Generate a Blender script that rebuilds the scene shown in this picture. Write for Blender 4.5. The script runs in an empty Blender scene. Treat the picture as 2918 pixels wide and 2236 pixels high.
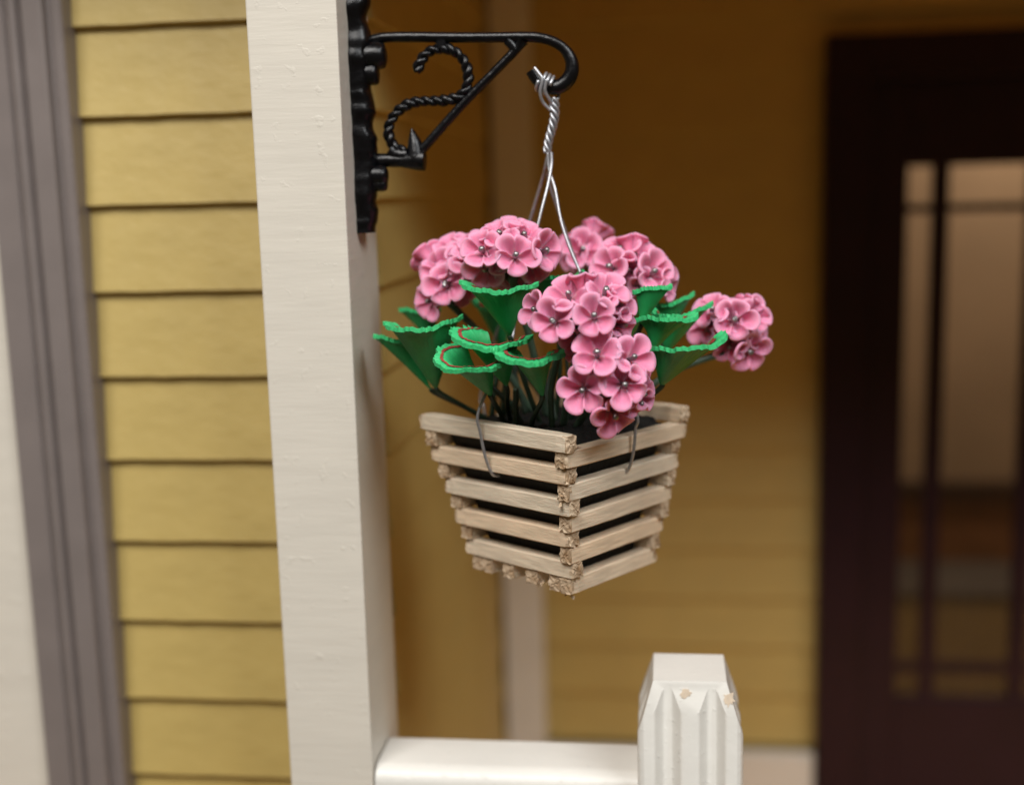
import bpy, bmesh, math, random
from mathutils import Vector, Matrix, Quaternion
from mathutils import noise as mnoise

# ------------------------------------------------------------------ camera, light, exposure
sc = bpy.context.scene
C = sc.collection
PW, PH, F = 2918.0, 2236.0, 3527.0
PITCH, ROLL, YAW = (math.radians(a) for a in (9.45, 1.5, -7.18))
CAM = Vector((0.0, 0.0, 2.1))
_fw = Vector((math.sin(YAW)*math.cos(PITCH), math.cos(YAW)*math.cos(PITCH), -math.sin(PITCH)))
_r0 = Vector((math.cos(YAW), -math.sin(YAW), 0)); _d0 = _fw.cross(_r0)
_rt = _r0*math.cos(ROLL) + _d0*math.sin(ROLL)
_dn = -_r0*math.sin(ROLL) + _d0*math.cos(ROLL)
cam_d = bpy.data.cameras.new('camera'); cam = bpy.data.objects.new('camera', cam_d); C.objects.link(cam)
m = Matrix.Identity(4)
for i, col in enumerate((_rt, -_dn, -_fw)):
    for j in range(3): m[j][i] = col[j]
m.translation = CAM; cam.matrix_world = m
cam_d.sensor_width = 36; cam_d.sensor_fit = 'HORIZONTAL'; cam_d.lens = F/PW*36
cam_d.clip_start = 0.05; cam_d.clip_end = 100
cam_d.dof.use_dof = True; cam_d.dof.focus_distance = 1.90; cam_d.dof.aperture_fstop = 0.8
cam_d.dof.aperture_blades = 0
sc.camera = cam

w = bpy.data.worlds.new('World'); sc.world = w; w.use_nodes = True
bg = w.node_tree.nodes['Background']
bg.inputs[0].default_value = (1.0, 0.74, 0.40, 1); bg.inputs[1].default_value = 0.075

def area(name, loc, target, sx, sy, power, col):
    l = bpy.data.lights.new(name, 'AREA'); l.shape = 'RECTANGLE'; l.size = sx; l.size_y = sy
    l.energy = power; l.color = col
    o = bpy.data.objects.new(name, l); C.objects.link(o); o.location = loc
    o.rotation_euler = (Vector(target)-Vector(loc)).to_track_quat('-Z', 'Y').to_euler()
    return o
area('ceiling_and_fill_light', (-1.7, -2.9, 7.8), (-0.2, 2.2, 1.5), 4.4, 3.4, 670, (0.99, 0.96, 0.925))
area('ceiling_and_fill_light', (4.4, -2.6, 7.8), (-0.3, 2.2, 1.5), 4.0, 3.2, 450, (0.96, 0.985, 1.0))  # added soft fill from the right, standing for light bounced about the room

vs = sc.view_settings
vs.view_transform = 'Standard'; vs.look = 'None'; vs.exposure = 0; vs.gamma = 1
sc.cycles.use_denoising = True

# ------------------------------------------------------------------ helpers
K = 1.3312                       # full-view coordinates -> photograph pixels
def ray(u, v): return _fw + _rt*((u-PW/2)/F) + _dn*((v-PH/2)/F)
def PY(u, v, Y): d = ray(u, v); return CAM + d*(Y/d.y)
def QY(u, v, Y): return PY(u*K, v*K, Y)

def obj(name, verts, faces, mat, parent=None, smooth=False, mats=None, fm=None):
    me = bpy.data.meshes.new(name); me.from_pydata([tuple(v) for v in verts], [], faces)
    return link(name, me, mat, parent, smooth, mats, fm)
def link(name, me, mat, parent=None, smooth=False, mats=None, fm=None):
    if not me.materials:
        for mm in (mats or [mat]): me.materials.append(mm)
    if fm:
        for p, i in zip(me.polygons, fm): p.material_index = i
    if smooth: me.polygons.foreach_set('use_smooth', [True]*len(me.polygons))
    me.update()
    o = bpy.data.objects.new(name, me); C.objects.link(o)
    if parent: o.parent = parent
    return o
def from_bm(name, bm, mat, parent=None, smooth=False):
    bmesh.ops.recalc_face_normals(bm, faces=bm.faces)
    me = bpy.data.meshes.new(name); bm.to_mesh(me); bm.free()
    return link(name, me, mat, parent, smooth)
def tag(o, label=None, cat=None, group=None, kind=None):
    if cat and not kind: kind = 'thing'
    if label: o['label'] = label
    if cat: o['category'] = cat
    if group: o['group'] = group
    if kind: o['kind'] = kind
    return o
def empty(name, loc=(0, 0, 0)):
    o = bpy.data.objects.new(name, None); C.objects.link(o); o.location = loc; o.empty_display_size = .02
    return o
def box(name, lo, hi, mat, parent=None, bev=0.0, seg=2):
    bm = bmesh.new(); bmesh.ops.create_cube(bm, size=1)
    lo = Vector(lo); hi = Vector(hi)
    for v in bm.verts: v.co = Vector([lo[i]+(v.co[i]+.5)*(hi[i]-lo[i]) for i in range(3)])
    if bev: bmesh.ops.bevel(bm, geom=bm.edges[:], offset=bev, segments=seg, profile=.5, affect='EDGES')
    return from_bm(name, bm, mat, parent)
def smooth_path(pts, n=8, closed=False):
    pts = [Vector(p) for p in pts]; out = []
    for i in range(len(pts)-1):
        p0 = pts[max(i-1, 0)]; p1 = pts[i]; p2 = pts[i+1]; p3 = pts[min(i+2, len(pts)-1)]
        for k in range(n):
            t = k/n
            out.append(.5*((2*p1)+(p2-p0)*t+(2*p0-5*p1+4*p2-p3)*t*t+(3*p1-p0-3*p2+p3)*t**3))
    out.append(pts[-1]); return out
def tube_geo(path, rad, sides=10, twist=0.0, section=None, caps=True):
    """verts, faces of a swept section; rad is a number or f(t); twist in rad per metre"""
    path = [Vector(p) for p in path]; n = len(path); verts = []; faces = []
    t0 = (path[1]-path[0]).normalized()
    nrm = t0.orthogonal().normalized(); L = 0
    sec = section or [(math.cos(2*math.pi*k/sides), math.sin(2*math.pi*k/sides)) for k in range(sides)]
    s = len(sec)
    for i, p in enumerate(path):
        t = (path[min(i+1, n-1)]-path[max(i-1, 0)]).normalized()
        nrm = (nrm-t*nrm.dot(t)).normalized(); b = t.cross(nrm)
        if i: L += (p-path[i-1]).length
        r = rad(i/(n-1)) if callable(rad) else rad
        a = twist*L; ca, sa = math.cos(a), math.sin(a)
        for x, y in sec:
            verts.append(p+nrm*(r*(x*ca-y*sa))+b*(r*(x*sa+y*ca)))
    for i in range(n-1):
        for k in range(s):
            faces.append((i*s+k, i*s+(k+1) % s, (i+1)*s+(k+1) % s, (i+1)*s+k))
    if caps:
        faces.append(tuple(reversed(range(s)))); faces.append(tuple((n-1)*s+k for k in range(s)))
    return verts, faces
def join_geo(parts):
    V = []; Fc = []
    for v, f in parts:
        o = len(V); V += list(v); Fc += [tuple(i+o for i in q) for q in f]
    return V, Fc

# ------------------------------------------------------------------ materials
def lin(r, g, b):
    return tuple(((c/255)/12.92 if c/255 <= .04045 else ((c/255+.055)/1.055)**2.4) for c in (r, g, b))+(1,)
def mat(name, col, rough=.5, var=.12, scale=30, bump=0, bscale=60, stretch=(1, 1, 1), metal=0, spec=.5, col2=None,
        sss=0, sss_r=.01, coat=0, bstretch=None, fine=0):
    M = bpy.data.materials.new(name); M.use_nodes = True; nt = M.node_tree; N = nt.nodes; L = nt.links
    bs = N['Principled BSDF']
    bs.inputs['Roughness'].default_value = rough; bs.inputs['Metallic'].default_value = metal
    bs.inputs['Specular IOR Level'].default_value = spec
    if coat: bs.inputs['Coat Weight'].default_value = coat; bs.inputs['Coat Roughness'].default_value = .25
    tc = N.new('ShaderNodeTexCoord'); mp = N.new('ShaderNodeMapping'); mp.inputs['Scale'].default_value = stretch
    L.new(tc.outputs['Object'], mp.inputs['Vector'])
    no = N.new('ShaderNodeTexNoise'); no.inputs['Scale'].default_value = scale; no.inputs['Detail'].default_value = 5
    L.new(mp.outputs[0], no.inputs['Vector'])
    mx = N.new('ShaderNodeMix'); mx.data_type = 'RGBA'
    c = Vector(col[:3]); a = c*(1-var); b = Vector(col2[:3]) if col2 else c*(1+var)
    mx.inputs[6].default_value = (*a, 1); mx.inputs[7].default_value = (*b, 1)
    rp = N.new('ShaderNodeMapRange'); rp.inputs[1].default_value = .3; rp.inputs[2].default_value = .7
    L.new(no.outputs[0], rp.inputs[0]); L.new(rp.outputs[0], mx.inputs[0])
    L.new(mx.outputs[2], bs.inputs['Base Color'])
    if bump:
        mb = N.new('ShaderNodeMapping'); mb.inputs['Scale'].default_value = bstretch or stretch
        L.new(tc.outputs['Object'], mb.inputs['Vector'])
        n2 = N.new('ShaderNodeTexNoise'); n2.inputs['Scale'].default_value = bscale; n2.inputs['Detail'].default_value = 6
        n2.inputs['Roughness'].default_value = .6
        L.new(mb.outputs[0], n2.inputs['Vector'])
        bp = N.new('ShaderNodeBump'); bp.inputs['Strength'].default_value = 1.0; bp.inputs['Distance'].default_value = bump
        L.new(n2.outputs[0], bp.inputs['Height'])
        last = bp
        if fine:
            n3 = N.new('ShaderNodeTexNoise'); n3.inputs['Scale'].default_value = bscale*4; n3.inputs['Detail'].default_value = 3
            L.new(tc.outputs['Object'], n3.inputs['Vector'])
            r3 = N.new('ShaderNodeMapRange'); r3.inputs[1].default_value = .62; r3.inputs[2].default_value = .8
            L.new(n3.outputs[0], r3.inputs[0])
            b3 = N.new('ShaderNodeBump'); b3.inputs['Strength'].default_value = 1.0; b3.inputs['Distance'].default_value = fine
            L.new(r3.outputs[0], b3.inputs['Height']); L.new(bp.outputs[0], b3.inputs['Normal']); last = b3
        L.new(last.outputs[0], bs.inputs['Normal'])
    if sss:
        bs.inputs['Subsurface Weight'].default_value = sss
        bs.inputs['Subsurface Radius'].default_value = (1, .35, .3); bs.inputs['Subsurface Scale'].default_value = sss_r
    M['mx'] = 1
    return M

CREAM = mat('cream_paint', (.68, .635, .555), rough=.42, var=.03, scale=6, stretch=(1, 1, 4), bump=.0007, bscale=10,
            bstretch=(.6, .6, 6), fine=.0007)
CREAM2 = mat('cream_paint_smooth', (.74, .72, .67), rough=.4, var=.03, scale=8, bump=.0012, bscale=25, fine=.0006)
YELLOW = mat('yellow_siding_paint', (.52, .385, .118), rough=.6, spec=1.0, var=.05, scale=7, bump=.0028, bscale=13, bstretch=(1.5, 1, 1.9))
GREY = mat('grey_brown_paint', (.20, .17, .16), rough=.4, var=.06, scale=10, bump=.001, bscale=30, bstretch=(1, 1, .2))
BLACK = mat('black_metal_enamel', (.003, .003, .004), rough=.27, var=.3, scale=60, bump=.0016, bscale=55, spec=.35)
WIRE = mat('bright_wire', (.45, .455, .48), rough=.42, metal=.75, var=.15, scale=200, bump=.0002, bscale=300)
WOOD = mat('raw_basswood', (.72, .585, .435), rough=.65, var=.16, scale=16, stretch=(1, 9, 9), bump=.0011, bscale=30,
           bstretch=(1.2, 14, 14), sss=.15, sss_r=.008)
GRAIN = mat('torn_end_grain', (.46, .25, .10), rough=.8, var=.45, scale=45, bump=.0013, bscale=150, col2=(.72, .58, .42, 1))
LINER = mat('black_liner', (.005, .0055, .006), rough=.6, var=.4, scale=40, bump=.003, bscale=60)
SOIL = mat('black_moss', (.004, .004, .0035), rough=.9, var=.5, scale=80, bump=.008, bscale=90)
DOOR = mat('dark_plum_paint', (.017, .005, .0130), rough=.38, spec=.3, var=.1, scale=8, bump=.0008, bscale=20)
LEAF = mat('green_clay', (.014, .28, .080), rough=.5, var=.12, scale=40, bump=.0012, bscale=90, sss=.12, sss_r=.008)
STEM = mat('dark_green_stem', (.012, .030, .014), rough=.5, var=.3, scale=60)
PEDI = mat('grey_green_stalk', (.06, .10, .065), rough=.4, var=.2, scale=60)
BAND = mat('brick_red_band', (.30, .045, .035), rough=.6, var=.25, scale=120)
BARE = mat('bare_wood_chip', (.60, .49, .37), rough=.7, var=.15, scale=90)
INWALL = mat('interior_beige', (.60, .44, .30), rough=.7, var=.08, scale=3)
INWOOD = mat('interior_brown_wood', (.46, .20, .075), rough=.45, var=.2, scale=10)
INDARK = mat('interior_dark_wood', (.07, .03, .015), rough=.5, var=.2, scale=10)
INGREY = mat('interior_grey', (.15, .13, .115), rough=.6, var=.1, scale=6)
DECK = mat('porch_floor_bounce', (.78, .38, .055), rough=.5, var=.1, scale=6)  # unseen floor; orange chosen to bounce amber light onto the back wall
CEIL = mat('porch_ceiling_bounce', (.70, .43, .10), rough=.6, var=.05, scale=6)  # unseen ceiling; amber chosen to add warm bounce inside the porch

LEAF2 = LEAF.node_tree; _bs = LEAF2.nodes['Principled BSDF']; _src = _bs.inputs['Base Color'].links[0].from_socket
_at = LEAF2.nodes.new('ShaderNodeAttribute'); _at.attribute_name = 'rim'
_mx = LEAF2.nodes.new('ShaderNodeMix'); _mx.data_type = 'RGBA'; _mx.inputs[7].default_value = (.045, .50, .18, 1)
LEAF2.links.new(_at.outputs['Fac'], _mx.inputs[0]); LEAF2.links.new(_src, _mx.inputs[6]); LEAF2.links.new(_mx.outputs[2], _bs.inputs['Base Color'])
GLASS = bpy.data.materials.new('pane_glass'); GLASS.use_nodes = True
_n = GLASS.node_tree.nodes; _l = GLASS.node_tree.links
_n.remove(_n['Principled BSDF'])
_t = _n.new('ShaderNodeBsdfTransparent'); _t.inputs[0].default_value = (.92, .91, .9, 1)
_g = _n.new('ShaderNodeBsdfGlossy'); _g.inputs['Roughness'].default_value = .06
_f = _n.new('ShaderNodeFresnel'); _f.inputs[0].default_value = 1.5; _x = _n.new('ShaderNodeMixShader')
_l.new(_f.outputs[0], _x.inputs[0]); _l.new(_t.outputs[0], _x.inputs[1]); _l.new(_g.outputs[0], _x.inputs[2])
_l.new(_x.outputs[0], _n['Material Output'].inputs[0])

# petals: pink wax-like clay, paler lilac at the star in the throat (stored per vertex as 'rad')
PETAL = mat('pink_clay', (.82, .245, .405), rough=.40, var=.07, scale=25, bump=.0008, bscale=60, sss=.6, sss_r=.012, spec=.45)
_nt = PETAL.node_tree; _bs = _nt.nodes['Principled BSDF']
_src = _bs.inputs['Base Color'].links[0].from_socket
_at = _nt.nodes.new('ShaderNodeAttribute'); _at.attribute_name = 'star'
_mx = _nt.nodes.new('ShaderNodeMix'); _mx.data_type = 'RGBA'; _mx.inputs[7].default_value = (.74, .42, .52, 1)
_nt.links.new(_at.outputs['Fac'], _mx.inputs[0])
_a2 = _nt.nodes.new('ShaderNodeAttribute'); _a2.attribute_name = 'edge'
_m2 = _nt.nodes.new('ShaderNodeMix'); _m2.data_type = 'RGBA'; _m2.inputs[7].default_value = (.87, .37, .54, 1)
_nt.links.new(_a2.outputs['Fac'], _m2.inputs[0]); _nt.links.new(_src, _m2.inputs[6]); _nt.links.new(_m2.outputs[2], _mx.inputs[6])
_nt.links.new(_mx.outputs[2], _bs.inputs['Base Color'])
STAMEN = mat('grey_metal_stamen', (.30, .29, .29), rough=.38, metal=.85, var=.5, scale=300)

# every slat is cut from a slightly different strip of wood
_nt = WOOD.node_tree; _bs = _nt.nodes['Principled BSDF']; _src = _bs.inputs['Base Color'].links[0].from_socket
_oi = _nt.nodes.new('ShaderNodeObjectInfo'); _mx = _nt.nodes.new('ShaderNodeMix'); _mx.data_type = 'RGBA'; _mx.blend_type = 'MULTIPLY'
_rm = _nt.nodes.new('ShaderNodeValToRGB'); _rm.color_ramp.elements[0].color = (1.0, .93, .86, 1); _rm.color_ramp.elements[1].color = (.93, .97, 1.0, 1)
_nt.links.new(_oi.outputs['Random'], _rm.inputs[0]); _mx.inputs[0].default_value = 1
_nt.links.new(_src, _mx.inputs[6]); _nt.links.new(_rm.outputs[0], _mx.inputs[7]); _nt.links.new(_mx.outputs[2], _bs.inputs['Base Color'])

# ------------------------------------------------------------------ the house
PITCHB = 0.1633; Z0 = 2.409
def board_mesh(name, length, h=PITCHB, proud=.023, seed=0):
    """lap board, local x along it, y towards the viewer is negative, z up; bottom edge proud and slightly eased"""
    rnd = random.Random(seed); n = 14
    prof = [(-.006, h+.018), (-.0075, h*.98), (-proud+.001, .006), (-proud+.0005, .0025), (-proud+.004, 0), (0, 0), (0, h+.018)]
    V = []; Fc = []
    for i in range(n+1):
        x = length*i/n
        dz = rnd.uniform(-.0008, .0008); dy = rnd.uniform(-.0006, .0006)
        for y, z in prof: V.append((x, y+dy*(1 if y < -.001 else 0), z+(dz if z < .01 else 0)))
    s = len(prof)
    for i in range(n):
        for k in range(s): Fc.append((i*s+k, (i+1)*s+k, (i+1)*s+(k+1) % s, i*s+(k+1) % s))
    Fc.append(tuple(range(s))); Fc.append(tuple(reversed([n*s+k for k in range(s)])))
    me = bpy.data.meshes.new(name); me.from_pydata(V, [], Fc)
    bm = bmesh.new(); bm.from_mesh(me); bmesh.ops.recalc_face_normals(bm, faces=bm.faces); bm.to_mesh(me); bm.free()
    return me
def boards(parent, origin, rotz, length, zs, seed):
    mes = [board_mesh('lap_board', length, seed=seed+i) for i in range(3)]
    for i, z in enumerate(zs):
        o = link('board', mes[i % 3], YELLOW, parent)
        o.location = (origin[0], origin[1], z); o.rotation_euler = (0, 0, rotz)
XS = -0.522          # porch side wall
YB = 3.85            # porch back wall
ZS = [Z0-PITCHB*k for k in range(-2, 15)]
sw = tag(empty('siding_wall', (-1.05, 2.27, 0)), 'pale yellow lap siding wall between grey trim and cream post', 'wall')
sw['label'] = 'bright yellow lap siding wall between the grey trim and the cream post'
def child_box(name, lo, hi, m_, parent, bev=0):
    o = box(name, lo, hi, m_, None, bev); o.parent = parent; o.matrix_parent_inverse = Matrix.Translation(parent.location).inverted(); return o
child_box('backing', (-1.20, 2.271, 0), (XS-.032, 2.30, 2.9), YELLOW, sw)
boards(sw, (-1.11+1.05, 0, 0), 0, .55, [z for z in ZS if z > .5], 1)

side = tag(empty('porch_side_wall', (XS, 2.3, 0)), 'shaded yellow lap siding wall running back behind the cream post', 'wall')
child_box('backing', (XS-.06, 2.302, 0), (XS-.031, YB+.03, 2.9), YELLOW, side)
boards(side, (-.0305, 0.0, 0), math.pi/2, YB-2.3, ZS, 11)

back = tag(empty('porch_back_wall', (-.4, YB, 0)), 'blurred yellow lap siding wall behind the hanging basket beside the dark door', 'wall')
DX0, DX1, DZ1 = .471, 1.79, 2.51
child_box('backing', (XS-.03, YB+.031, 0), (DX0+.02, YB+.06, 2.9), YELLOW, back)
child_box('backing', (DX0+.021, YB+.031, DZ1-.03), (2.3, YB+.06, 2.9), YELLOW, back)
child_box('backing', (DX1-.02, YB+.031, 0), (2.3, YB+.06, DZ1-.031), YELLOW, back)
zb = [z for z in ZS if z > .2]
boards(back, (-.12, .03, 0), 0, DX0-.002+.52, [z for z in zb if z+PITCHB < DZ1+.02], 21)
boards(back, (-.12, .03, 0), 0, 2.3+.52, [z for z in zb if z+PITCHB >= DZ1+.02], 25)
boards(back, (DX1+.002+.4, .03, 0), 0, 2.3-DX1, [z for z in zb if z+PITCHB < DZ1+.02], 31)

tag(box('corner_board', (XS-.001, YB-.045, 0), (-.398, YB+.005, 2.9), CREAM2, None, .004),
    'blurred beige vertical corner board in the back corner of the porch', 'trim board')
tag(box('baseboard', (-.396, YB-.03, 0), (DX0-.004, YB+.004, .272), CREAM2, None, .006),
    'blurred beige baseboard at the foot of the back wall beside the door', 'baseboard')

# grey-brown moulding and the cream board at the left edge
prof = [(-1.243, 2.262), (-1.243, 2.205), (-1.240, 2.200), (-1.176, 2.200), (-1.171, 2.206), (-1.166, 2.206), (-1.160, 2.196),
        (-1.150, 2.192), (-1.141, 2.196), (-1.136, 2.207), (-1.130, 2.203), (-1.120, 2.195), (-1.080, 2.195), (-1.072, 2.199),
        (-1.068, 2.213), (-1.061, 2.216), (-1.058, 2.212), (-1.052, 2.210), (-1.034, 2.210), (-1.030, 2.214), (-1.030, 2.262)]
prof = [(-1.242+(x+1.243)*.159/.213, y) for x, y in prof]
V = [(x, y, z) for z in (0.0, 2.9) for x, y in prof]; s = len(prof)
Fc = [(k, (k+1) % s, s+(k+1) % s, s+k) for k in range(s)]+[tuple(reversed(range(s))), tuple(range(s, 2*s))]
bm = bmesh.new(); _vs = [bm.verts.new(v) for v in V]
for f in Fc: bm.faces.new([_vs[i] for i in f])
tag(from_bm('trim_moulding', bm, GREY), 'grey-brown grooved vertical trim moulding left of the bright yellow siding', 'trim')
tag(box('cream_board', (-1.75, 2.216, 0), (-1.2425, 2.26, 2.9), CREAM, None, .003),
    'plain cream board at the left picture edge beyond the grey trim', 'board')

# porch post
PX0, PX1, PYF, PYB = -.6515, -.505, 1.95, 2.155
def subdivided_post():
    bm = bmesh.new(); bmesh.ops.create_cube(bm, size=1)
    for v in bm.verts: v.co = Vector((PX0 if v.co.x < 0 else PX1, PYF if v.co.y < 0 else PYB, 0.0 if v.co.z < 0 else 2.9))
    bmesh.ops.bevel(bm, geom=[e for e in bm.edges if abs(e.verts[0].co.z-e.verts[1].co.z) > 1], offset=.003, segments=2, profile=.5, affect='EDGES')
    return bm
tag(from_bm('porch_post', subdivided_post(), CREAM), 'tall square cream porch post carrying the black bracket', 'post')

# railing
rail = tag(empty('porch_railing', (-.28, 2.03, 1.0)), 'white porch hand rail between the cream post and the fluted newel', 'railing')
def rail_bm(x0, x1):
    bm = bmesh.new(); zt = 1.117; yf, yb = 1.952, 2.092; r = .030; pr = []
    for k in range(9):
        a = math.pi/2*k/8; pr.append((yf+r-r*math.cos(a), zt-r+r*math.sin(a)))
    for k in range(9):
        a = math.pi/2*k/8; pr.append((yb-r*.7+r*.7*math.sin(a), zt-r*.7+r*.7*math.cos(a)))
    pr += [(yb, zt-.07), (yf+.0, zt-.07)]
    s = len(pr); vs = [bm.verts.new((x, y, z)) for x in (x0, x1) for y, z in pr]
    for k in range(s): bm.faces.new((vs[k], vs[(k+1) % s], vs[s+(k+1) % s], vs[s+k]))
    bm.faces.new(vs[:s]); bm.faces.new(vs[s:]); return bm
o = from_bm('hand_rail', rail_bm(PX1+.003, -.046), CREAM2, rail, False); o.matrix_parent_inverse = Matrix.Translation(rail.location).inverted()
for p in o.data.polygons: p.use_smooth = True
o.data.set_sharp_from_angle(angle=math.radians(40))
child_box('lower_rail', (PX1+.003, 1.985, .25), (-.046, 2.06, .30), CREAM2, rail, .004)
for k in range(4):
    x = -.42+k*.105
    child_box('baluster', (x-.02, 2.0, .3005), (x+.02, 2.04, 1.0465), CREAM2, rail, .003)

# fluted newel
NX0, NX1, NY0, NY1 = -.049, .121, 1.90, 2.07
def newel():
    bm = bmesh.new()
    def side_prof(L):
        g = []; wd = L
        for c in (.29, .71):
            for k in range(13):
                t = k/12; x = (c-.165+.33*t)*wd; d = .019*(.5-.5*math.cos(2*math.pi*t))
                g.append((x, d))
        return [(.0015, .0045), (.0045, .0015), (.055*wd, 0.0)]+g+[(.945*wd, 0.0), (wd-.0045, .0015)]
    L = NX1-NX0; pr = []
    for x, d in side_prof(L): pr.append((NX0+x, NY0+d))
    for x, d in side_prof(L): pr.append((NX1-d, NY0+x))
    for x, d in side_prof(L): pr.append((NX1-x, NY1-d))
    for x, d in side_prof(L): pr.append((NX0+d, NY1-x))
    zt = 1.302; s = len(pr); vs = [bm.verts.new((x, y, z)) for z in (0, zt) for x, y in pr]
    for k in range(s): bm.faces.new((vs[k], vs[(k+1) % s], vs[s+(k+1) % s], vs[s+k]))
    bm.faces.new(vs[:s]); bm.faces.new(vs[s:])
    bmesh.ops.recalc_face_normals(bm, faces=bm.faces)
    cx, cy = (NX0+NX1)/2, (NY0+NY1)/2
    cuts = [((0, -1), .021, .052), ((-1, 0), .026, .085), ((1, 0), .026, .085), ((0, 1), .03, .07)]
    for (nx, ny), ins, hgt in cuts:
        px = cx+nx*(L/2-ins); py = cy+ny*(L/2-ins)
        n = Vector((nx*hgt, ny*hgt, ins)).normalized()
        r = bmesh.ops.bisect_plane(bm, geom=bm.verts[:]+bm.edges[:]+bm.faces[:], plane_co=(px, py, zt), plane_no=n, clear_outer=True)
        ed = [e for e in bm.edges if e.is_boundary]
        bmesh.ops.holes_fill(bm, edges=ed, sides=0)
    bmesh.ops.recalc_face_normals(bm, faces=bm.faces)
    return bm
nw = tag(empty('newel_post', (.036, 1.985, 0)), 'short fluted white newel post with two bare chips at its top', 'newel post')
o = from_bm('shaft', newel(), CREAM2, nw); o.matrix_parent_inverse = Matrix.Translation(nw.location).inverted()
o.data.polygons.foreach_set('use_smooth', [True]*len(o.data.polygons)); o.data.set_sharp_from_angle(angle=math.radians(32))
def chip(u0, v0, u1, v1, seed):
    rnd = random.Random(seed); n = 22; pts = []
    nrm = Vector((0, -.052, .021)).normalized()
    base = Vector(((NX0+NX1)/2, NY0+.021, 1.302))
    def on(u, v):
        d = ray(u, v); t = (base-CAM).dot(nrm)/d.dot(nrm); return CAM+d*t+nrm*.0010
    cu, cv = (u0+u1)/2, (v0+v1)/2
    for k in range(n):
        a = 2*math.pi*k/n; r = rnd.uniform(.55, 1.15)
        pts.append(on(cu+(u1-u0)/2*math.cos(a)*r, cv+(v1-v0)/2*math.sin(a)*r))
    pts.reverse()
    low = [p-nrm*.0015 for p in pts]
    f = [tuple(range(n))]+[(k, n+k, n+(k+1) % n, (k+1) % n) for k in range(n)]
    o = obj('bare_wood_chip', pts+low, f, BARE, nw); o.matrix_parent_inverse = Matrix.Translation(nw.location).inverted()
    bm = bmesh.new(); bm.from_mesh(o.data); bmesh.ops.recalc_face_normals(bm, faces=bm.faces); bm.to_mesh(o.data); bm.free()

# door
door = tag(empty('front_door', (1.13, YB, .05)), 'dark plum door with narrow border panes and warm beige seen in its glass', 'door')
casing = tag(empty('door_casing', (1.13, YB, .0)), 'dark plum casing framing the door in the yellow back wall', 'door frame')
child_box('jamb', (DX0, YB-.05, 0), (.60, YB+.06, DZ1), DOOR, casing, .004)
child_box('jamb', (DX1-.13, YB-.05, 0), (DX1, YB+.06, DZ1), DOOR, casing, .004)
child_box('head', (.6005, YB-.049, DZ1-.13), (DX1-.1305, YB+.059, DZ1), DOOR, casing, .004)
GX0 = PY(2578, 900, YB).x; GXa = PY(2648, 900, YB).x; GXb = PY(2696, 900, YB).x
GXc = PY(2905, 1200, YB).x; GXd = GXc+(GXb-GXa); GX1 = GXd+(GXa-GX0)
gz1 = PY(2750, 470, YB).z; gza = PY(2750, 580, YB).z; gzb = PY(2750, 603, YB).z
gz0 = PY(2750, 1990, YB).z; gzd = PY(2750, 1918, YB).z; gzc = PY(2750, 1892, YB).z
yd0, yd1 = YB-.005, YB+.04
child_box('stile', (.601, yd0, .03), (GX0, yd1, DZ1-.131), DOOR, door, .003)
child_box('stile', (GX1, yd0, .03), (DX1-.131, yd1, DZ1-.131), DOOR, door, .003)
child_box('top_rail', (GX0+.0005, yd0+.002, gz1), (GX1-.0005, yd1-.002, DZ1-.131), DOOR, door, .003)
child_box('bottom_rail', (GX0+.0005, yd0+.002, .03), (GX1-.0005, yd1-.002, gz0), DOOR, door, .003)
ym0, ym1 = yd0+.008, yd1-.006
child_box('muntin', (GXa, ym0, gz0-.001), (GXb, ym1, gz1+.001), DOOR, door, .002)
child_box('muntin', (GXc, ym0, gz0-.001), (GXd, ym1, gz1+.001), DOOR, door, .002)
for a, b in ((GX0-.001, GXa), (GXb, GXc), (GXd, GX1+.001)):
    child_box('muntin', (a, ym0+.002, gza-(gzb-gza)*0), (b, ym1-.002, gzb), DOOR, door) if gzb > gza else child_box('muntin', (a, ym0+.002, gzb), (b, ym1-.002, gza), DOOR, door)
    child_box('muntin', (a, ym0+.002, min(gzc, gzd)), (b, ym1-.002, max(gzc, gzd)), DOOR, door)
    for z0, z1 in ((gz0, min(gzc, gzd)), (max(gzc, gzd), min(gza, gzb)), (max(gza, gzb), gz1)):
        child_box('pane', (a+.0005, YB+.016, z0+.0005), (b-.0005, YB+.020, z1-.0005), GLASS, door)
knob = child_box('lock_plate', (1.57, yd0-.006, 1.0), (1.61, yd0-.0005, 1.18), BLACK, door, .002)

# what shows through the glass
IY = 5.3
tag(box('interior_wall', (0.2, IY, 0), (3.2, IY+.05, 2.9), INWALL), kind='structure')
tag(box('interior_floor', (0.2, YB+.061, -.03), (3.2, IY, .0), INWOOD), kind='structure')
zc_ = PY(2800, 1385, IY-.06).z
wn = tag(empty('wainscot', (1.5, IY, 0)), 'brown wood wainscot seen dimly through the door glass', 'wainscot')
child_box('panel', (.2, IY-.03, .0), (3.2, IY-.001, zc_-.05), INWOOD, wn)
child_box('cap_rail', (.2, IY-.07, zc_-.049), (3.2, IY-.001, zc_+.01), INDARK, wn, .004)
zt_ = PY(2800, 1690, 4.7).z
refl_block = tag(empty('reflection_block', (1.4, 4.8, 0)), 'dim grey low chest standing in for a reflection in the lower door glass', 'block')  # grey block put in for a reflection in the door glass
child_box('body', (.75, 4.72, .0), (2.2, 5.1, zt_-.025), INGREY, refl_block, .004)
child_box('lid', (.73, 4.70, zt_-.0245), (2.22, 5.12, zt_), INGREY, refl_block, .004)
il = bpy.data.lights.new('interior_fill_light', 'AREA'); il.shape = 'DISK'; il.size = .3; il.energy = 11; il.color = (1, .82, .62)  # added light that brightens what shows behind the panes
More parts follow.
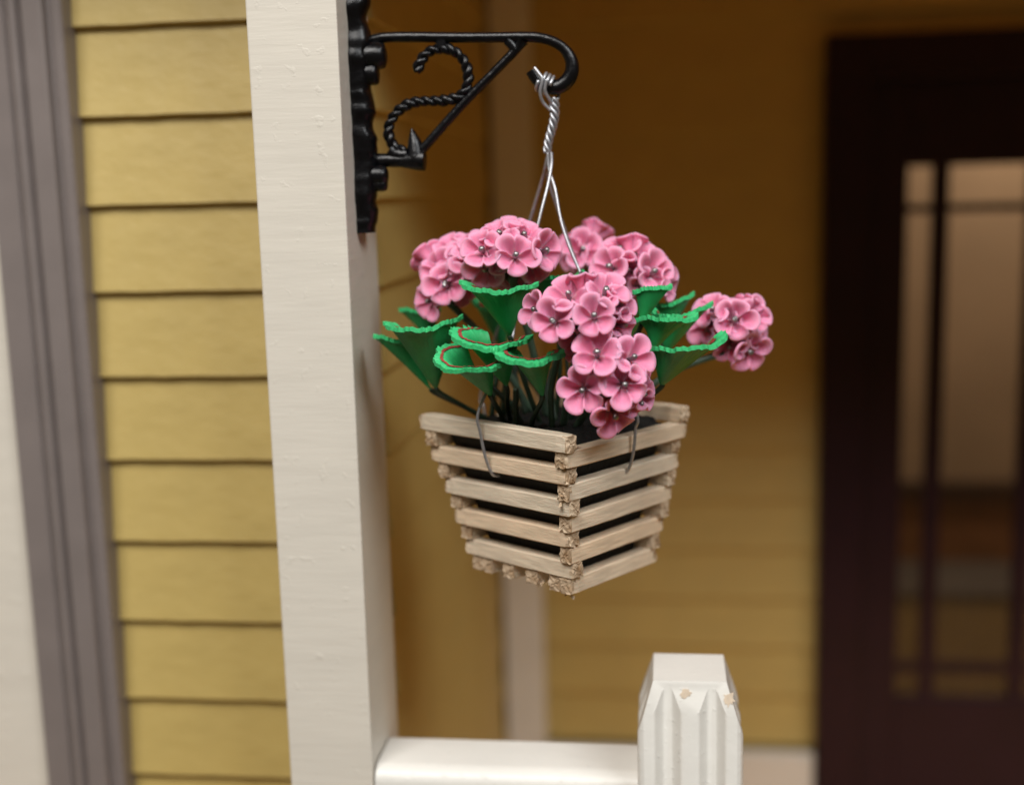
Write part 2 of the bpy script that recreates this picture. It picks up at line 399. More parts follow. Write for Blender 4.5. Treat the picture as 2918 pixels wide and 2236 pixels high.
io = bpy.data.objects.new('interior_fill_light', il); C.objects.link(io); io.location = (1.5, 4.6, 2.85)

# porch floor and roof (outside the frame; the roof shades the back wall)
tag(box('porch_floor', (-1.9, 1.6, -.06), (3.2, YB+.03, -.001), DECK), kind='structure')
tag(box('porch_ceiling', (-1.9, 1.86, 2.901), (3.2, YB+1.6, 2.96), CEIL), kind='structure')
beam = tag(box('porch_beam', (PX1+.002, 1.96, 2.68), (3.2, 2.13, 2.9005), CREAM, None, .004),
           'cream beam under the porch roof above the post and basket', 'beam')

# ------------------------------------------------------------------ black bracket
BY = 2.05
def c1(x, y, Y=BY): return PY(950+x/2.47, y/2.47, Y)          # bracket close-up coordinates
br = tag(empty('iron_bracket', (PX1, BY, 2.0)), 'black wrought iron scroll bracket screwed to the side of the cream post', 'bracket')
br_inv = Matrix.Translation(br.location).inverted()
def bpart(name, V, Fc, m_=BLACK):
    o = obj(name, V, Fc, m_, br, True); o.matrix_parent_inverse = br_inv
    bm = bmesh.new(); bm.from_mesh(o.data); bmesh.ops.recalc_face_normals(bm, faces=bm.faces); bm.to_mesh(o.data); bm.free()
    o.data.set_sharp_from_angle(angle=math.radians(55)); return o
# back plate: a long strap with a wavy outline and rounded relief
nz, ny = 90, 10
zt, zbm = 2.52, c1(240, 1635).z
V = []; Fc = []
for i in range(nz+1):
    t = i/nz; z = zt+(zbm-zt)*t
    wv = .027+.007*(mnoise.noise((t*13, .3, 0))+.6*mnoise.noise((t*31, 4.3, 0)))
    if t > .97: wv *= .9
    th = .029+.008*(mnoise.noise((t*12, 8.3, 0))+.6*mnoise.noise((t*29, 2.3, 0)))
    for k in range(ny+1):
        a = math.pi*k/ny
        V.append((PX1+.0006+th*max(0, math.sin(a))**.4, BY-.010-wv*math.cos(a), z))
s = ny+1
for i in range(nz):
    for k in range(ny): Fc.append((i*s+k, i*s+k+1, (i+1)*s+k+1, (i+1)*s+k))
    Fc.append((i*s+ny, i*s, (i+1)*s, (i+1)*s+ny))
Fc.append(tuple(range(s))); Fc.append(tuple(nz*s+k for k in range(s)))
bpart('back_plate', V, Fc)
arm_pts = [c1(*p) for p in ((215, 300), (300, 278), (380, 265), (560, 262), (800, 265), (1100, 265), (1330, 262), (1450, 268), (1550, 296), (1630, 352),
           (1674, 430), (1676, 510), (1636, 580), (1566, 616), (1490, 606), (1430, 560), (1392, 500))]
arm_path = smooth_path(arm_pts, 8)
bpart('arm', *tube_geo(arm_path, lambda t: .0085 if t < .55 else (.0085+.004*math.sin((t-.55)/.45*math.pi) if t < .9 else .0095), 14))
bpart('brace', *tube_geo(smooth_path([c1(1330, 285), c1(1290, 345), c1(1160, 480), c1(900, 745), c1(620, 1062)], 6), lambda t: .0115-.004*min(1, t*5), 10))
bpart('fillet', *tube_geo([c1(1225, 285), c1(1255, 318), c1(1280, 355)], lambda t: .008, 10))
sq = [(1, .35), (.35, 1), (-.35, 1), (-1, .35), (-1, -.35), (-.35, -1), (.35, -1), (1, -.35)]
scr = smooth_path([c1(*p) for p in ((592, 505), (612, 440), (660, 375), (730, 345), (800, 345), (870, 375), (925, 440), (950, 530), (935, 620), (880, 682),
                   (800, 706), (700, 712), (610, 716), (520, 738), (440, 800), (395, 880), (392, 960), (430, 1030), (500, 1062))], 18)
def rope(path, off, r, pitch):
    out = []
    for q in range(2):
        L = 0; pp = []; nrm = Vector((0, 1, 0))
        for i_, p in enumerate(path):
            t = (path[min(i_+1, len(path)-1)]-path[max(i_-1, 0)]).normalized()
            nrm = (nrm-t*nrm.dot(t)).normalized(); b = t.cross(nrm)
            if i_: L += (p-path[i_-1]).length
            a = q*math.pi+L/pitch*2*math.pi
            pp.append(p+(nrm*math.cos(a)+b*math.sin(a))*off)
        out.append(tube_geo(pp, lambda t: r*(1+.12*math.sin(t*37)), 8))
    return join_geo(out)
bpart('scroll', *rope(scr, .0037, .0058, .031))
bpart('scroll_stop', *tube_geo([c1(760, 285), c1(765, 345)], .010, 10))
bpart('lower_arm', *tube_geo(smooth_path([c1(230, 1125), c1(330, 1128), c1(450, 1130), c1(560, 1130), c1(625, 1128), c1(645, 1128)], 5),
      lambda t: .0115 if t < .45 else .0115+.0065*math.sin(min(1, (t-.45)/.35)*math.pi/2) if t < .97 else .015, 12))
bpart('lower_collar', *tube_geo([c1(400, 1060), c1(430, 1085), c1(480, 1095), c1(520, 1095)], lambda t: .012, 10))
bpart('finial', *tube_geo([c1(585, 1110), c1(578, 1040), c1(570, 990), c1(560, 950), c1(552, 905)], lambda t: .0155*(1-t)**.8+.0016, 10))
def lug(x, y, rx, r2):
    c = c1(x, y, BY-.012)
    bpart('boss', *tube_geo([c+Vector((-.035, 0, 0)), c+Vector((rx*.4, 0, 0)), c+Vector((rx*.85, 0, 0)), c+Vector((rx, 0, 0))],
          lambda t: r2*(1, 1.05, .95, .6)[min(3, int(t*3.01))], 14))
lug(285, 395, .020, .021); lug(275, 520, .010, .018)
lug(315, 1235, .016, .016); lug(320, 1300, .014, .011)

# ------------------------------------------------------------------ basket
basket = tag(empty('hanging_basket', (-.177, 2.04, 1.456)), 'square slatted bare wood basket hanging by twisted wire from the bracket', 'basket')
bk_inv = Matrix.Translation(basket.location).inverted()
def kpart(o): o.parent = basket; o.matrix_parent_inverse = bk_inv; return o
ct, cb = Vector((-.185, 2.040, 1.728)), Vector((-.172, 2.030, 1.456))
eL = Vector((-.809, .588, 0)); eR = Vector((.588, .809, 0))
LV = .0268; HT, HB = .1625, .108
def at_level(z):
    t = (1.728-z)/(1.728-1.456); return ct.lerp(cb, t), HT+(HB-HT)*t
def slat(cen, ax, ln, hgt, thk, seed, tilt=0.0):
    rnd = random.Random(seed); V = []; Fc = []; fm = []
    e = .0018; ring = []
    cs = [(-thk/2, -hgt/2), (thk/2, -hgt/2), (thk/2, hgt/2), (-thk/2, hgt/2)]
    for k in range(4):
        (y0, z0), (y1, z1) = cs[k], cs[(k+1) % 4]
        d = Vector((y1-y0, z1-z0)); ln_ = d.length; d /= ln_
        for q in (e, ln_*.25, ln_*.5, ln_*.75, ln_-e): ring.append((y0+d.x*q, z0+d.y*q))
    s = len(ring)
    xs = [-ln/2, -ln/2+.003, -ln/2+.009, -ln/2+.02]+[(-.4+.1*k)*ln for k in range(9)]+[ln/2-.02, ln/2-.009, ln/2-.003, ln/2]
    n = len(xs)-1
    bite = [rnd.random() for _ in range(2*s)]
    for i in range(n+1):
        wob = rnd.uniform(-.0006, .0006); endd = min(i, n-i)
        for k, (y, z) in enumerate(ring):
            jx = 0; sh = 1.0
            if endd < 3:
                bt = bite[k+(s if i > n/2 else 0)]
                sh = 1-(.20*bt**2, .12*bt**2, .03*bt)[endd]; jx = rnd.uniform(-.002, .0026) if endd == 0 else 0
            V.append((xs[i]+jx, y*sh+wob+rnd.uniform(-.0002, .0002), z*sh+rnd.uniform(-.0003, .0003)))
    for i in range(n):
        for k in range(s):
            Fc.append((i*s+k, i*s+(k+1) % s, (i+1)*s+(k+1) % s, (i+1)*s+k))
            fm.append(1 if (i in (0, n-1) or (i in (1, n-2) and bite[k+(s if i > n/2 else 0)] > .7)) else 0)
    for end in (0, n):      # torn end: inner jittered rings
        sg = -1 if end == 0 else 1; prev = [end*s+k for k in range(s)]
        for sc_ in (.7, .4, .15):
            cur = []
            for k in range(s):
                y, z = ring[k]; cur.append(len(V))
                V.append((sg*(ln/2+rnd.uniform(-.0012, .0014)), y*sc_+rnd.uniform(-.0006, .0006), z*sc_+rnd.uniform(-.0006, .0006)))
            for k in range(s):
                Fc.append((prev[k], prev[(k+1) % s], cur[(k+1) % s], cur[k])); fm.append(1)
            prev = cur
        Fc.append(tuple(prev)); fm.append(1)
    ang = math.atan2(ax.y, ax.x)
    o = obj('slat', V, Fc, WOOD, None, False, [WOOD, GRAIN], fm)
    bm = bmesh.new(); bm.from_mesh(o.data); bmesh.ops.recalc_face_normals(bm, faces=bm.faces); bm.to_mesh(o.data); bm.free()
    o.matrix_world = Matrix.Translation(cen) @ Matrix.Rotation(ang, 4, 'Z') @ Matrix.Rotation(rnd.uniform(-.008, .008)+tilt, 4, 'Y')
    return kpart(o)
rb = random.Random(5)
for i in range(5):
    for par, (ax, nrm) in enumerate(((eL, eR), (eR, eL))):
        z = 1.728-LV*(2*i+par+.5); c, h = at_level(z)
        for sg in (-1, 1):
            off = nrm*(sg*(h-.012))
            slat(c+off+ax*rb.uniform(-.003, .003), ax, 2*h+rb.uniform(-.003, .004), LV*1.02, .024, 100+i*10+par*4+sg)
for q in range(4):     # floor slats, their ends showing under the lowest left slat
    z = 1.728-LV*9.55; c, h = at_level(z)
    slat(c+eL*(-h+.035+q*(2*h-.07)/3), eR, 2*h+.004, LV*.9, .026, 300+q)
# splinters and saw dust left on the near corner
V = []; Fc = []; rs = random.Random(9)
for q in range(46):
    z = 1.728-rs.random()**.8*.27; c, h = at_level(z)
    if q < 22: p = c-eR*(h+.001)-eL*(h-.002)+eL*rs.uniform(-.006, .016)+eR*rs.uniform(-.004, .012)
    else:
        z = 1.728-LV*9.9-rs.uniform(-.006, .012); c, h = at_level(z); p = c-eR*(h-.004)+eL*(rs.uniform(-h, -.2*h))
    a = .004*rs.uniform(.5, 1.3)
    b = len(V); pts = [Vector((rs.uniform(-1, 1), rs.uniform(-1, 1), rs.uniform(-1, 1)))*a for _ in range(4)]
    V += [Vector((p.x, p.y, z))+d for d in pts]; Fc += [(b, b+1, b+2), (b, b+2, b+3), (b, b+3, b+1), (b+1, b+3, b+2)]
o = kpart(obj('splinters', V, Fc, GRAIN)); o['kind'] = 'stuff'
# liner box and the moss on top
def frustum(z0, z1, ins, name, m_):
    V = []
    for z in (z0, z1):
        c, h = at_level(z); h -= ins
        for a, b in ((-1, -1), (1, -1), (1, 1), (-1, 1)):
            p = c+eL*(a*h)+eR*(b*h); V.append((p.x, p.y, z))
    o = obj(name, V, [(3, 2, 1, 0), (4, 5, 6, 7)]+[(k, (k+1) % 4, 4+(k+1) % 4, 4+k) for k in range(4)], m_)
    bm = bmesh.new(); bm.from_mesh(o.data); bmesh.ops.recalc_face_normals(bm, faces=bm.faces); bm.to_mesh(o.data); bm.free()
    return kpart(o)
frustum(1.482, 1.700, .030, 'liner', LINER)
V = []; Fc = []; n = 28; c, h = at_level(1.70); h -= .031; rs = random.Random(3)
for i in range(n+1):
    for j in range(n+1):
        a = -1+2*i/n; b = -1+2*j/n; p = c+eL*(a*h)+eR*(b*h)
        edge = min(1-abs(a), 1-abs(b)); zz = 1.7005+(min(edge*.05, .010)+rs.uniform(0, .007) if edge > 0 else 0)
        V.append((p.x, p.y, zz))
for i in range(n):
    for j in range(n): Fc.append((i*(n+1)+j, (i+1)*(n+1)+j, (i+1)*(n+1)+j+1, i*(n+1)+j+1))
o = kpart(obj('moss', V, Fc, SOIL))
bm = bmesh.new(); bm.from_mesh(o.data); bmesh.ops.recalc_face_normals(bm, faces=bm.faces); bm.to_mesh(o.data); bm.free()

# hanger wire: loop over the hook, twisted neck, four strands hooked under the second slats
neck_t, neck_b = c1(1548, 690), c1(1522, 1075)
WR = .0028
parts = []
hookc = c1(1490, 590)
tg = (c1(1540, 622)-c1(1440, 575)).normalized()
u_ = Vector((0, -1, 0)); v_ = tg.cross(u_).normalized()
coil = []
for k in range(61):
    a = 2*math.pi*3*k/60
    coil.append(hookc+tg*(-.010+.020*k/60)+(u_*math.cos(a)+v_*math.sin(a))*.0155)
parts.append(tube_geo(coil, WR, 8))
parts.append(tube_geo(smooth_path([c1(1415, 478, BY-.014), c1(1440, 510, BY-.016), c1(1470, 560, BY-.018), c1(1455, 650, BY-.016), c1(1475, 720, BY-.010), c1(1530, 780, BY-.004)], 8), WR, 8))
parts.append(tube_geo(smooth_path([c1(1500, 560, BY-.018), c1(1490, 640, BY-.016), c1(1520, 700, BY-.010), c1(1545, 740, BY-.004)], 8), WR, 8))
parts.append(tube_geo(smooth_path([c1(1590, 620, BY+.016), c1(1585, 680, BY+.006), c1(1560, 740, BY)], 8), WR, 8))
for ph in range(4):
    pp = []
    for k in range(50):
        t = k/49; a = ph*math.pi/2+t*2*math.pi*1.9; r = .0062-.0015*t
        pp.append(neck_t.lerp(neck_b, t)+Vector((.004*math.sin(t*5), 0, 0))+Vector((math.cos(a), math.sin(a), 0))*r)
    parts.append(tube_geo(pp, WR, 8))
def strand(fr, nrm, along, upper):
    """fr: which face (nrm outward), along: shift on the face"""
    zt_, zm_ = 1.728, 1.728-LV*3.0
    def fp(z, o_): c, h = at_level(z); p = c+nrm*(h+o_)+along; p.z = z; return p
    tp = upper[-1]; top = fp(1.745, .005)
    pts = [neck_b+upper[0]]+[u for u in upper[1:]]+[tp.lerp(top, .55)+nrm*.004, top, fp(1.715, .0085), fp(1.68, .0095), fp(zm_+.010, .0065), fp(zm_-.004, .0015), fp(zm_-.009, -.012)]
    return tube_geo(smooth_path(pts, 10), WR*.92, 8)
parts.append(strand(0, -eR, eL*.012, [Vector((.003, -.004, 0)), c1(1535, 1160, BY-.008), c1(1510, 1300, BY-.02), c1(1450, 1540, BY-.04), QY(1106, 670, BY-.075), QY(1093, 735, BY-.092)]))
parts.append(strand(0, -eL, eR*.0, [Vector((-.003, -.003, 0)), c1(1520, 1200, BY-.006), c1(1560, 1330, BY-.02), c1(1640, 1680, BY-.045)]))
parts.append(strand(0, eL, eR*.0, [Vector((-.003, .003, 0)), c1(1490, 1180, BY+.008), c1(1450, 1330, BY+.03)]))
parts.append(strand(0, eR, eL*.0, [Vector((.003, .004, 0)), c1(1525, 1200, BY+.01), c1(1530, 1330, BY+.03)]))
o = kpart(obj('hanger_wire', *join_geo(parts), WIRE, None, True))

# ------------------------------------------------------------------ geranium blossoms
def blossom_mesh(seed, cup=0.0):
    rnd = random.Random(seed); NT, NR = 60, 11; V = []; Fc = []; star = []
    lob = [rnd.uniform(.84, 1.10) for _ in range(5)]; lift = [rnd.uniform(-.22, .20) for _ in range(5)]
    ctw = [rnd.uniform(-.12, .12) for _ in range(5)]
    def surf(t, th):
        q = th/(2*math.pi)*5; k = int(q) % 5; fr = q-int(q)            # lobe k, 0..1 across it
        ss = math.sin(math.pi*fr)
        out = .70+.30*ss**.45                                           # blunt rounded lobe, a notch at each joint
        R = out*(lob[k]*ss+1*(1-ss))
        r = t*R*(1-.16*cup)
        zc = -(.78+.45*cup)*(1-t)**1.2                                          # funnel
        ridge = .13*math.sin(math.pi*min(1, t*1.02))**.8*(1-ss)**1.8    # ridges between the scooped lobes
        scoop = -.09*math.sin(math.pi*t)*ss**1.5
        lip = -.16*(max(0, t-.70)/.30)**2*(.35+.65*ss)                  # the lip rolls outward
        z = zc+ridge+scoop+lip+lift[k]*t*t*ss
        a = th+ctw[k]*t*ss
        return Vector((r*math.cos(a), r*math.sin(a), z))
    for i in range(NR+1):
        t = .05+.95*i/NR
        for j in range(NT):
            th = 2*math.pi*j/NT; V.append(surf(t, th))
            q = th/(2*math.pi)*5; fr = q-int(q)
            star.append(max(0, min(1, (.24+.22*abs(math.cos(math.pi*fr))**4-t)/.08))*.9)
    for i in range(NR):
        for j in range(NT): Fc.append((i*NT+j, i*NT+(j+1) % NT, (i+1)*NT+(j+1) % NT, (i+1)*NT+j))
    Fc.append(tuple(reversed(range(NT))))
    # rounded rim and the outside of the trumpet
    prev = [NR*NT+j for j in range(NT)]; TH = .13
    rows = [(1.016, -.015), (1.028, -.042), (1.028, -.075), (1.01, -.108), (.965, -TH)]
    for sc_, dz in rows:
        cur = []
        for j in range(NT):
            p = surf(1, 2*math.pi*j/NT); cur.append(len(V)); V.append(Vector((p.x*sc_, p.y*sc_, p.z+dz))); star.append(0)
        for j in range(NT): Fc.append((prev[j], prev[(j+1) % NT], cur[(j+1) % NT], cur[j]))
        prev = cur
    for t in (.85, .68, .5, .34, .22, .15, .11):
        cur = []
        for j in range(NT):
            p = surf(t, 2*math.pi*j/NT); cur.append(len(V))
            V.append(Vector((p.x*.98, p.y*.98, p.z-TH-.10*(1-t)-.42*max(0, .5-t)/.39*1.0))); star.append(0)
        for j in range(NT): Fc.append((prev[j], prev[(j+1) % NT], cur[(j+1) % NT], cur[j]))
        prev = cur
    Fc.append(tuple(prev))
    me = bpy.data.meshes.new('blossom'); me.from_pydata([tuple(v) for v in V], [], Fc)
    at = me.attributes.new('star', 'FLOAT', 'POINT'); at.data.foreach_set('value', star)
    nf = (NR+1)*NT; nrim = 5*NT
    edge = [max(0, min(1, ((i//NT)/NR-.62)/.38)) for i in range(nf)]+[max(0, 1-(i//NT)*.3) for i in range(nrim)]
    edge += [0]*(len(V)-len(edge))
    at = me.attributes.new('edge', 'FLOAT', 'POINT'); at.data.foreach_set('value', edge)
    me.materials.append(PETAL); me.polygons.foreach_set('use_smooth', [True]*len(me.polygons)); me.update()
    return me
BLO = [blossom_mesh(s, (0, .15, .5, 1.0)[s % 4]) for s in range(16)]
def stamen_mesh(seed):
    rnd = random.Random(seed)
    v, f = tube_geo([Vector((0, 0, -.62)), Vector((rnd.uniform(-.03, .03), 0, -.4)), Vector((rnd.uniform(-.05, .05), rnd.uniform(-.05, .05), -.28)),
                     Vector((rnd.uniform(-.06, .06), rnd.uniform(-.06, .06), -.14)), Vector((0, 0, -.08))],
                    lambda t: (.09, .095, .12, .125, .08)[min(4, int(t*4.01))], 10)
    me = bpy.data.meshes.new('stamen'); me.from_pydata([tuple(q) for q in v], [], f); me.materials.append(STAMEN)
    me.polygons.foreach_set('use_smooth', [True]*len(me.polygons)); me.update(); return me
STA = [stamen_mesh(s) for s in range(3)]
rf = random.Random(21)
def head(label, cu, cv, Yc, blos, fill, root, rad=.062):
    """cu,cv,Yc: centre of the flower ball; blos: (u, v, fx, fy, scale) with the way each blossom faces relative to the viewer"""
    cen = QY(cu, cv, Yc)
    h = tag(empty('geranium_flower_head', cen), label, 'flower head', 'pink geranium flower heads in the basket')
    sv = []; placed = []
    tocam = (CAM-cen).normalized(); rr = _rt; uu = -_dn
    items = []
    for b in blos:
        u, v, fx, fy = b[:4]; sc_ = b[4] if len(b) > 4 else 1.0; dY = b[5] if len(b) > 5 else 0
        n = (tocam+rr*fx+uu*fy).normalized()
        p = QY(u, v, Yc-.11*n.dot(tocam)+.06+dY); items.append((p, n, sc_)); placed.append(n)
    for k in range(fill):          # blossoms round the far side, out of the photograph's view
        for _ in range(60):
            n = Vector((rf.uniform(-1, 1), rf.uniform(-.2, 1), rf.uniform(-.35, 1))).normalized()
            if n.dot(tocam) < .15 and all(n.dot(q) < .72 for q in placed): break
        else: continue
        placed.append(n); items.append((cen+n*rad*1.0, n, 1.0))
    for p, n, sc_ in items:
        R = (.0358 if Yc < 1.9 else .0375)*sc_*rf.uniform(.95, 1.06)
        side_on = n.dot(tocam) < .62
        b = link('blossom', BLO[rf.choice((2, 3, 6, 7, 10, 11, 14, 15)) if side_on else rf.choice((0, 1, 4, 5, 8, 9, 12, 13))], PETAL, h)
        q = n.to_track_quat('Z', 'Y') @ Quaternion((0, 0, 1), rf.uniform(0, 6.28))
        b.rotation_mode = 'QUATERNION'; b.rotation_quaternion = q; b.location = p-cen; b.scale = (R, R, R)
        s_ = link('stamen', STA[rf.randrange(3)], STAMEN, b)
        base = p-n*R*1.15; inner = cen-Vector((0, 0, .035))
        sv.append(tube_geo(smooth_path([base+n*R*.2, base, (base+inner)/2-n*.004, inner], 4), .0045, 7))
    inner = cen-Vector((0, 0, .035))
    rt_ = Vector(root)
    st = smooth_path([inner+Vector((0, 0, .01)), inner, inner.lerp(rt_, .5)+Vector((0, 0, .02)), rt_], 7)
    sv.append(tube_geo(st, .0062, 9))
    o = obj('stem', *join_geo(sv), PEDI, h, True); o.matrix_parent_inverse = Matrix.Translation(cen).inverted()
c0, _h = at_level(1.705)
def soil(a, b): p = c0+eL*a+eR*b; return (p.x, p.y, 1.712)
head('sharp pink flower head in the middle above the near basket corner', 1250, 668, 1.85,
     [(1181, 686, -.22, .08, 1.02), (1272, 673, 0, .22, 1.02), (1214, 620, -.25, .85), (1300, 612, .3, .95), (1134, 662, -1.5, .15, .95),
      (1338, 645, 1.1, .45), (1346, 697, 1.2, -.05), (1230, 735, -.2, -.7, .8, .03)], 3, soil(-.05, -.04))
head('lowest pink flower head spilling over the front rim of the basket', 1318, 812, 1.84,
     [(1278, 748, 0, .38, 1.08), (1364, 762, .65, .25, 1.05), (1341, 823, .22, -.02, 1.05), (1243, 838, -.2, -.22, 1.05), (1322, 897, .45, -.75, 1.1),
      (1388, 842, 1.4, .0, .9), (1380, 868, 1.1, -.9, .85), (1226, 738, -1.4, .35, .9, .02), (1312, 790, 0, -.1, .7, .04)], 2, soil(-.07, -.03))
head('pink flower head left of the wire, highest in the picture', 1098, 560, 1.97,
     [(1105, 543, .08, .25, 1.02), (1028, 528, -.25, .45, 1.05), (1178, 535, .95, .15, 1.02), (1124, 492, .25, 1.3), (1068, 490, -.2, 1.1, 1.0),
      (1036, 582, -.15, -.45, .95, .02), (1158, 505, .7, 1.2, .95, .02), (1100, 600, .1, -.9, .8, .03), (1150, 572, .5, -.2, .95, .03), (1068, 545, -.1, .4, .95, .03), (1090, 478, .0, 1.4, .9, .03)], 3, soil(.02, .0))
head('soft pink flower head at the far left above the green leaves', 950, 592, 2.03,
     [(950, 607, -.28, .12, 1.1), (908, 646, -.95, -.15, .95), (964, 552, -.55, .65, 1.0), (1000, 520, -.3, .95, .95), (990, 560, .2, .4, .9, .02),
      (955, 540, -.7, 1.1, .9, .04), (985, 632, .3, -.6, .85, .03), (928, 572, -.6, .35, 1.0, .01), (1006, 552, -.1, .45, 1.0, .0), (968, 520, -.3, .9, .95, .03)], 3, soil(.07, .02))
head('pink flower head right of the wire behind the middle one', 1352, 582, 2.05,
     [(1299, 566, -.6, .38, 1.05), (1358, 532, .1, 1.5, 1.05), (1408, 578, .75, .35, 1.05), (1440, 608, 1.3, .0, .95), (1345, 580, 0, -.2, .85, .03), (1400, 545, .8, 1.2, .9, .03), (1325, 525, -.3, 1.1, .95, .02), (1385, 612, .5, -.3, .9, .02)],
     3, soil(-.01, .06))
head('small blurred pink flower head at the back behind the wire', 1250, 535, 2.17,
     [(1248, 528, 0, .35, 1.05), (1222, 545, -.8, .1, .9), (1282, 550, .8, .2, .9), (1255, 520, 0, 1.2, .85, .02)], 2, soil(.03, .08))
head('blurred pink flower head hanging out at the far right', 1565, 705, 2.08,
     [(1574, 682, .1, .12, 1.08), (1624, 672, .9, .35, .95), (1612, 757, .75, -.45, 1.02), (1522, 655, -.35, .8, 1.0), (1498, 697, -.9, -.1, .95), (1628, 715, 1.2, -.05, .95),
      (1562, 748, .0, -.8, .9), (1545, 690, -.3, .1, .85, .02), (1560, 652, .2, 1.2, .9, .02)], 2, soil(-.08, .04))

# ------------------------------------------------------------------ leaves
fol = tag(empty('geranium_foliage', (c0.x, c0.y, 1.705)), 'bright green scalloped leaves with red bands on dark stems in the basket', 'foliage')
fo_inv = Matrix.Translation(fol.location).inverted()
rl = random.Random(77)
def leaf(uL, vL, uR, vR, bu, bv, Y, look, back=0.0, sweep=118, root=None, band=True, flare=2.0, sweep2=None, lip=.90, flm=.14):
    """rim from (uL,vL) to (uR,vR), stalk end at (bu,bv); look: how far the mouth tips to the viewer (radians)"""
    A = QY(uL, vL, Y); B = QY(uR, vR, Y); base = QY(bu, bv, Y+back)
    rimc = (A+B)/2; Rr = (B-A).length/2; xa = (B-A).normalized()
    ya0 = (rimc-CAM).normalized(); ya0 = (ya0-xa*ya0.dot(xa)).normalized()      # away from viewer
    up0 = ya0.cross(xa)*-1
    if up0.z < 0: up0 = -up0
    # mouth plane: x along the rim, y away and upward by `look`
    ya = (ya0*math.cos(look)+up0*math.sin(look)).normalized()
    NP, NS = 168, 14; sw_ = math.radians(sweep); sw2 = math.radians(sweep2 or sweep); th = .0054
    axis = (rimc-base)
    def pt(s, ph, off):
        # ph = 0 faces the viewer; the blade wraps round to the sides
        tooth = .7*math.cos(ph*23+seed+1.6*math.sin(ph*5+seed))+.5*math.sin(ph*41+3*seed); g = max(0, (s-.76)/.24)
        lob_ = 1+.07*math.sin(2*ph+seed*2)*s
        e = lob_+(.042*tooth*(1+.4*math.sin(ph*7+seed))+.014*math.sin(ph*9+seed))*g
        f = ((1-flm)*s**.72+flm*s**3)*e
        cirx = math.sin(ph); ciry = -math.cos(ph)
        rad = xa*cirx*Rr+ya*ciry*Rr*.92
        ctr = base.lerp(rimc, min(1, s/lip)**.82)
        nrm = (xa*cirx+ya*ciry).normalized()
        w_ = min(1, max(0, (s-(lip-.16))/.16))
        mn = xa.cross(ya); mn = mn if mn.dot(up0) > 0 else -mn
        p = ctr+rad*f+up0*((.016*tooth+.085*math.sin(ph*2.1+seed)+.025*math.sin(ph*6+2*seed)+.012*math.sin(ph*13+seed))*Rr*max(0, (s-.35)/.65)**1.6)
        od = (-nrm*(1-w_)+mn*w_).normalized()
        return p+od*(off*(1+.25*g*(1+.6*math.sin(ph*31+seed))))
    seed = rl.uniform(0, 6); V = []; Fc = []
    RIM = []
    for side_, off in ((0, 0), (1, th)):
        for i in range(NS+1):
            s = .02+.98*i/NS
            for j in range(NP+1):
                ph = -sw_+(sw_+sw2)*j/NP
                o_ = off*(min(1, s*3)) if side_ else 0
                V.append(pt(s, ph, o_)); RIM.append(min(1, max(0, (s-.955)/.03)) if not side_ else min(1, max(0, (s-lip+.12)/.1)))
    W = NP+1; H0 = (NS+1)*W
    for i in range(NS):
        for j in range(NP):
            a = i*W+j
            Fc.append((a, a+1, a+W+1, a+W)); Fc.append((H0+a, H0+a+W, H0+a+W+1, H0+a+1))
    for j in range(NP):
        a = NS*W+j; Fc.append((a, a+1, H0+a+1, H0+a)); Fc.append((j, H0+j, H0+j+1, j+1))
    for i in range(NS):
        a = i*W; Fc.append((a, a+W, H0+a+W, H0+a)); a = i*W+NP; Fc.append((a, H0+a, H0+a+W, a+W))
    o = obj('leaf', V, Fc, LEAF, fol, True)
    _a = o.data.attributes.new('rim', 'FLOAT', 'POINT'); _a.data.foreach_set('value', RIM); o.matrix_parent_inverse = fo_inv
    bm = bmesh.new(); bm.from_mesh(o.data); bmesh.ops.recalc_face_normals(bm, faces=bm.faces); bm.to_mesh(o.data); bm.free()
    o.data.set_sharp_from_angle(angle=math.radians(60))
    if band:
        V = []; Fc = []; n = 90
        for j in range(n+1):
            ph = -sw_*.95+(sw_+sw2)*.95*j/n; jz = rl.uniform(-.016, .016)
            for s in (.745+jz, .835+jz*.8): V.append(pt(s, ph, th+.0016))
        for j in range(n): Fc.append((2*j, 2*j+1, 2*j+3, 2*j+2))
        b = obj('red_band', V[:2*(n+1)], Fc, BAND, o, True)
        b.matrix_parent_inverse = o.matrix_parent_inverse
        b.matrix_parent_inverse = (fo_inv @ Matrix.Identity(4)).inverted() @ fo_inv
    rt_ = Vector(root or soil(rl.uniform(-.06, .09), rl.uniform(-.09, .06)))
    d = axis.normalized()
    rt_.z = 1.693
    st = smooth_path([base+d*.005, base.lerp(rt_, .08), base.lerp(rt_, .5)+Vector((rl.uniform(-.006, .006), 0, .003)), rt_], 6)
    o2 = obj('leaf_stalk', *tube_geo(st, .0042, 8), STEM, fol, True); o2.matrix_parent_inverse = fo_inv
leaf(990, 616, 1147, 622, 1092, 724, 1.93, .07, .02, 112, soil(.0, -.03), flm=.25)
leaf(829, 704, 988, 692, 934, 836, 1.95, .07, .03, 112, soil(.09, -.04))
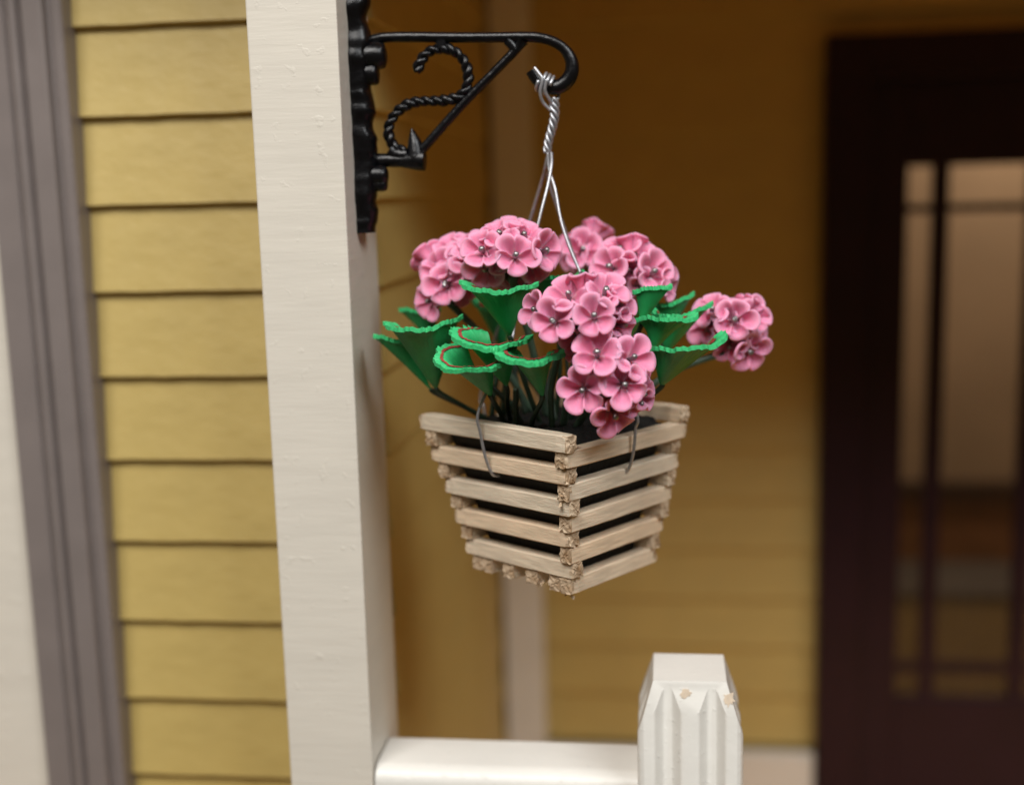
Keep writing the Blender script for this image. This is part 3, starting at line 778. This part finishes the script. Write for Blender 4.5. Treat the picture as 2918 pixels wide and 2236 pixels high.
leaf(803, 722, 885, 736, 925, 838, 1.99, .16, .01, 110, soil(.11, -.02))
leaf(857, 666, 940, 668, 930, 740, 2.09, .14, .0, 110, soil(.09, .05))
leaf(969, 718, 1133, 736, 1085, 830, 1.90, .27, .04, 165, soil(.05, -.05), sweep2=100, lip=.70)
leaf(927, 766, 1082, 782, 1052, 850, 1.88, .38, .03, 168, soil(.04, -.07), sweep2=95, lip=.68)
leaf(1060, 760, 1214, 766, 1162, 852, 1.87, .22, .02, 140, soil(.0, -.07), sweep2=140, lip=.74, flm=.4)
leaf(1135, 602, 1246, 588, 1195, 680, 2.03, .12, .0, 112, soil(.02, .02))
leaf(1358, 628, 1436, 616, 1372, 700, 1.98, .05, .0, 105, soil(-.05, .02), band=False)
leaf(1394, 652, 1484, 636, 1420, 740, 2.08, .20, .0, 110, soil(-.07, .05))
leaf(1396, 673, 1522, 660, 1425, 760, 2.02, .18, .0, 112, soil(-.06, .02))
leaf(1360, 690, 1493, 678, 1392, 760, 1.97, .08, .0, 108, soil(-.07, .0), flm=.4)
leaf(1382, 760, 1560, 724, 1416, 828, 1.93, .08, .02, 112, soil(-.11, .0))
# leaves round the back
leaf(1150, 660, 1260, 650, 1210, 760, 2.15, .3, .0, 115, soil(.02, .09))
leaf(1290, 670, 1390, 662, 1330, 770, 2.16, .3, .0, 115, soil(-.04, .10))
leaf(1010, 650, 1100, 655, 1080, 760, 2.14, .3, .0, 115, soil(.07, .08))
# extra bare stalks in the middle of the clump
for k in range(12):
    a, b = rl.uniform(-.06, .11), rl.uniform(-.10, .04); r0 = Vector(soil(a, b)); tp = r0+Vector((rl.uniform(-.05, .04), rl.uniform(-.02, .03), rl.uniform(.06, .13)))
    o2 = obj('leaf_stalk', *tube_geo(smooth_path([r0, r0.lerp(tp, .5)+Vector((rl.uniform(-.01, .01), 0, 0)), tp], 5), .0048, 8), STEM, fol, True); o2.matrix_parent_inverse = fo_inv

chip(1452*K, 1474*K, 1484*K, 1494*K, 4); chip(1547*K, 1478*K, 1574*K, 1512*K, 8)
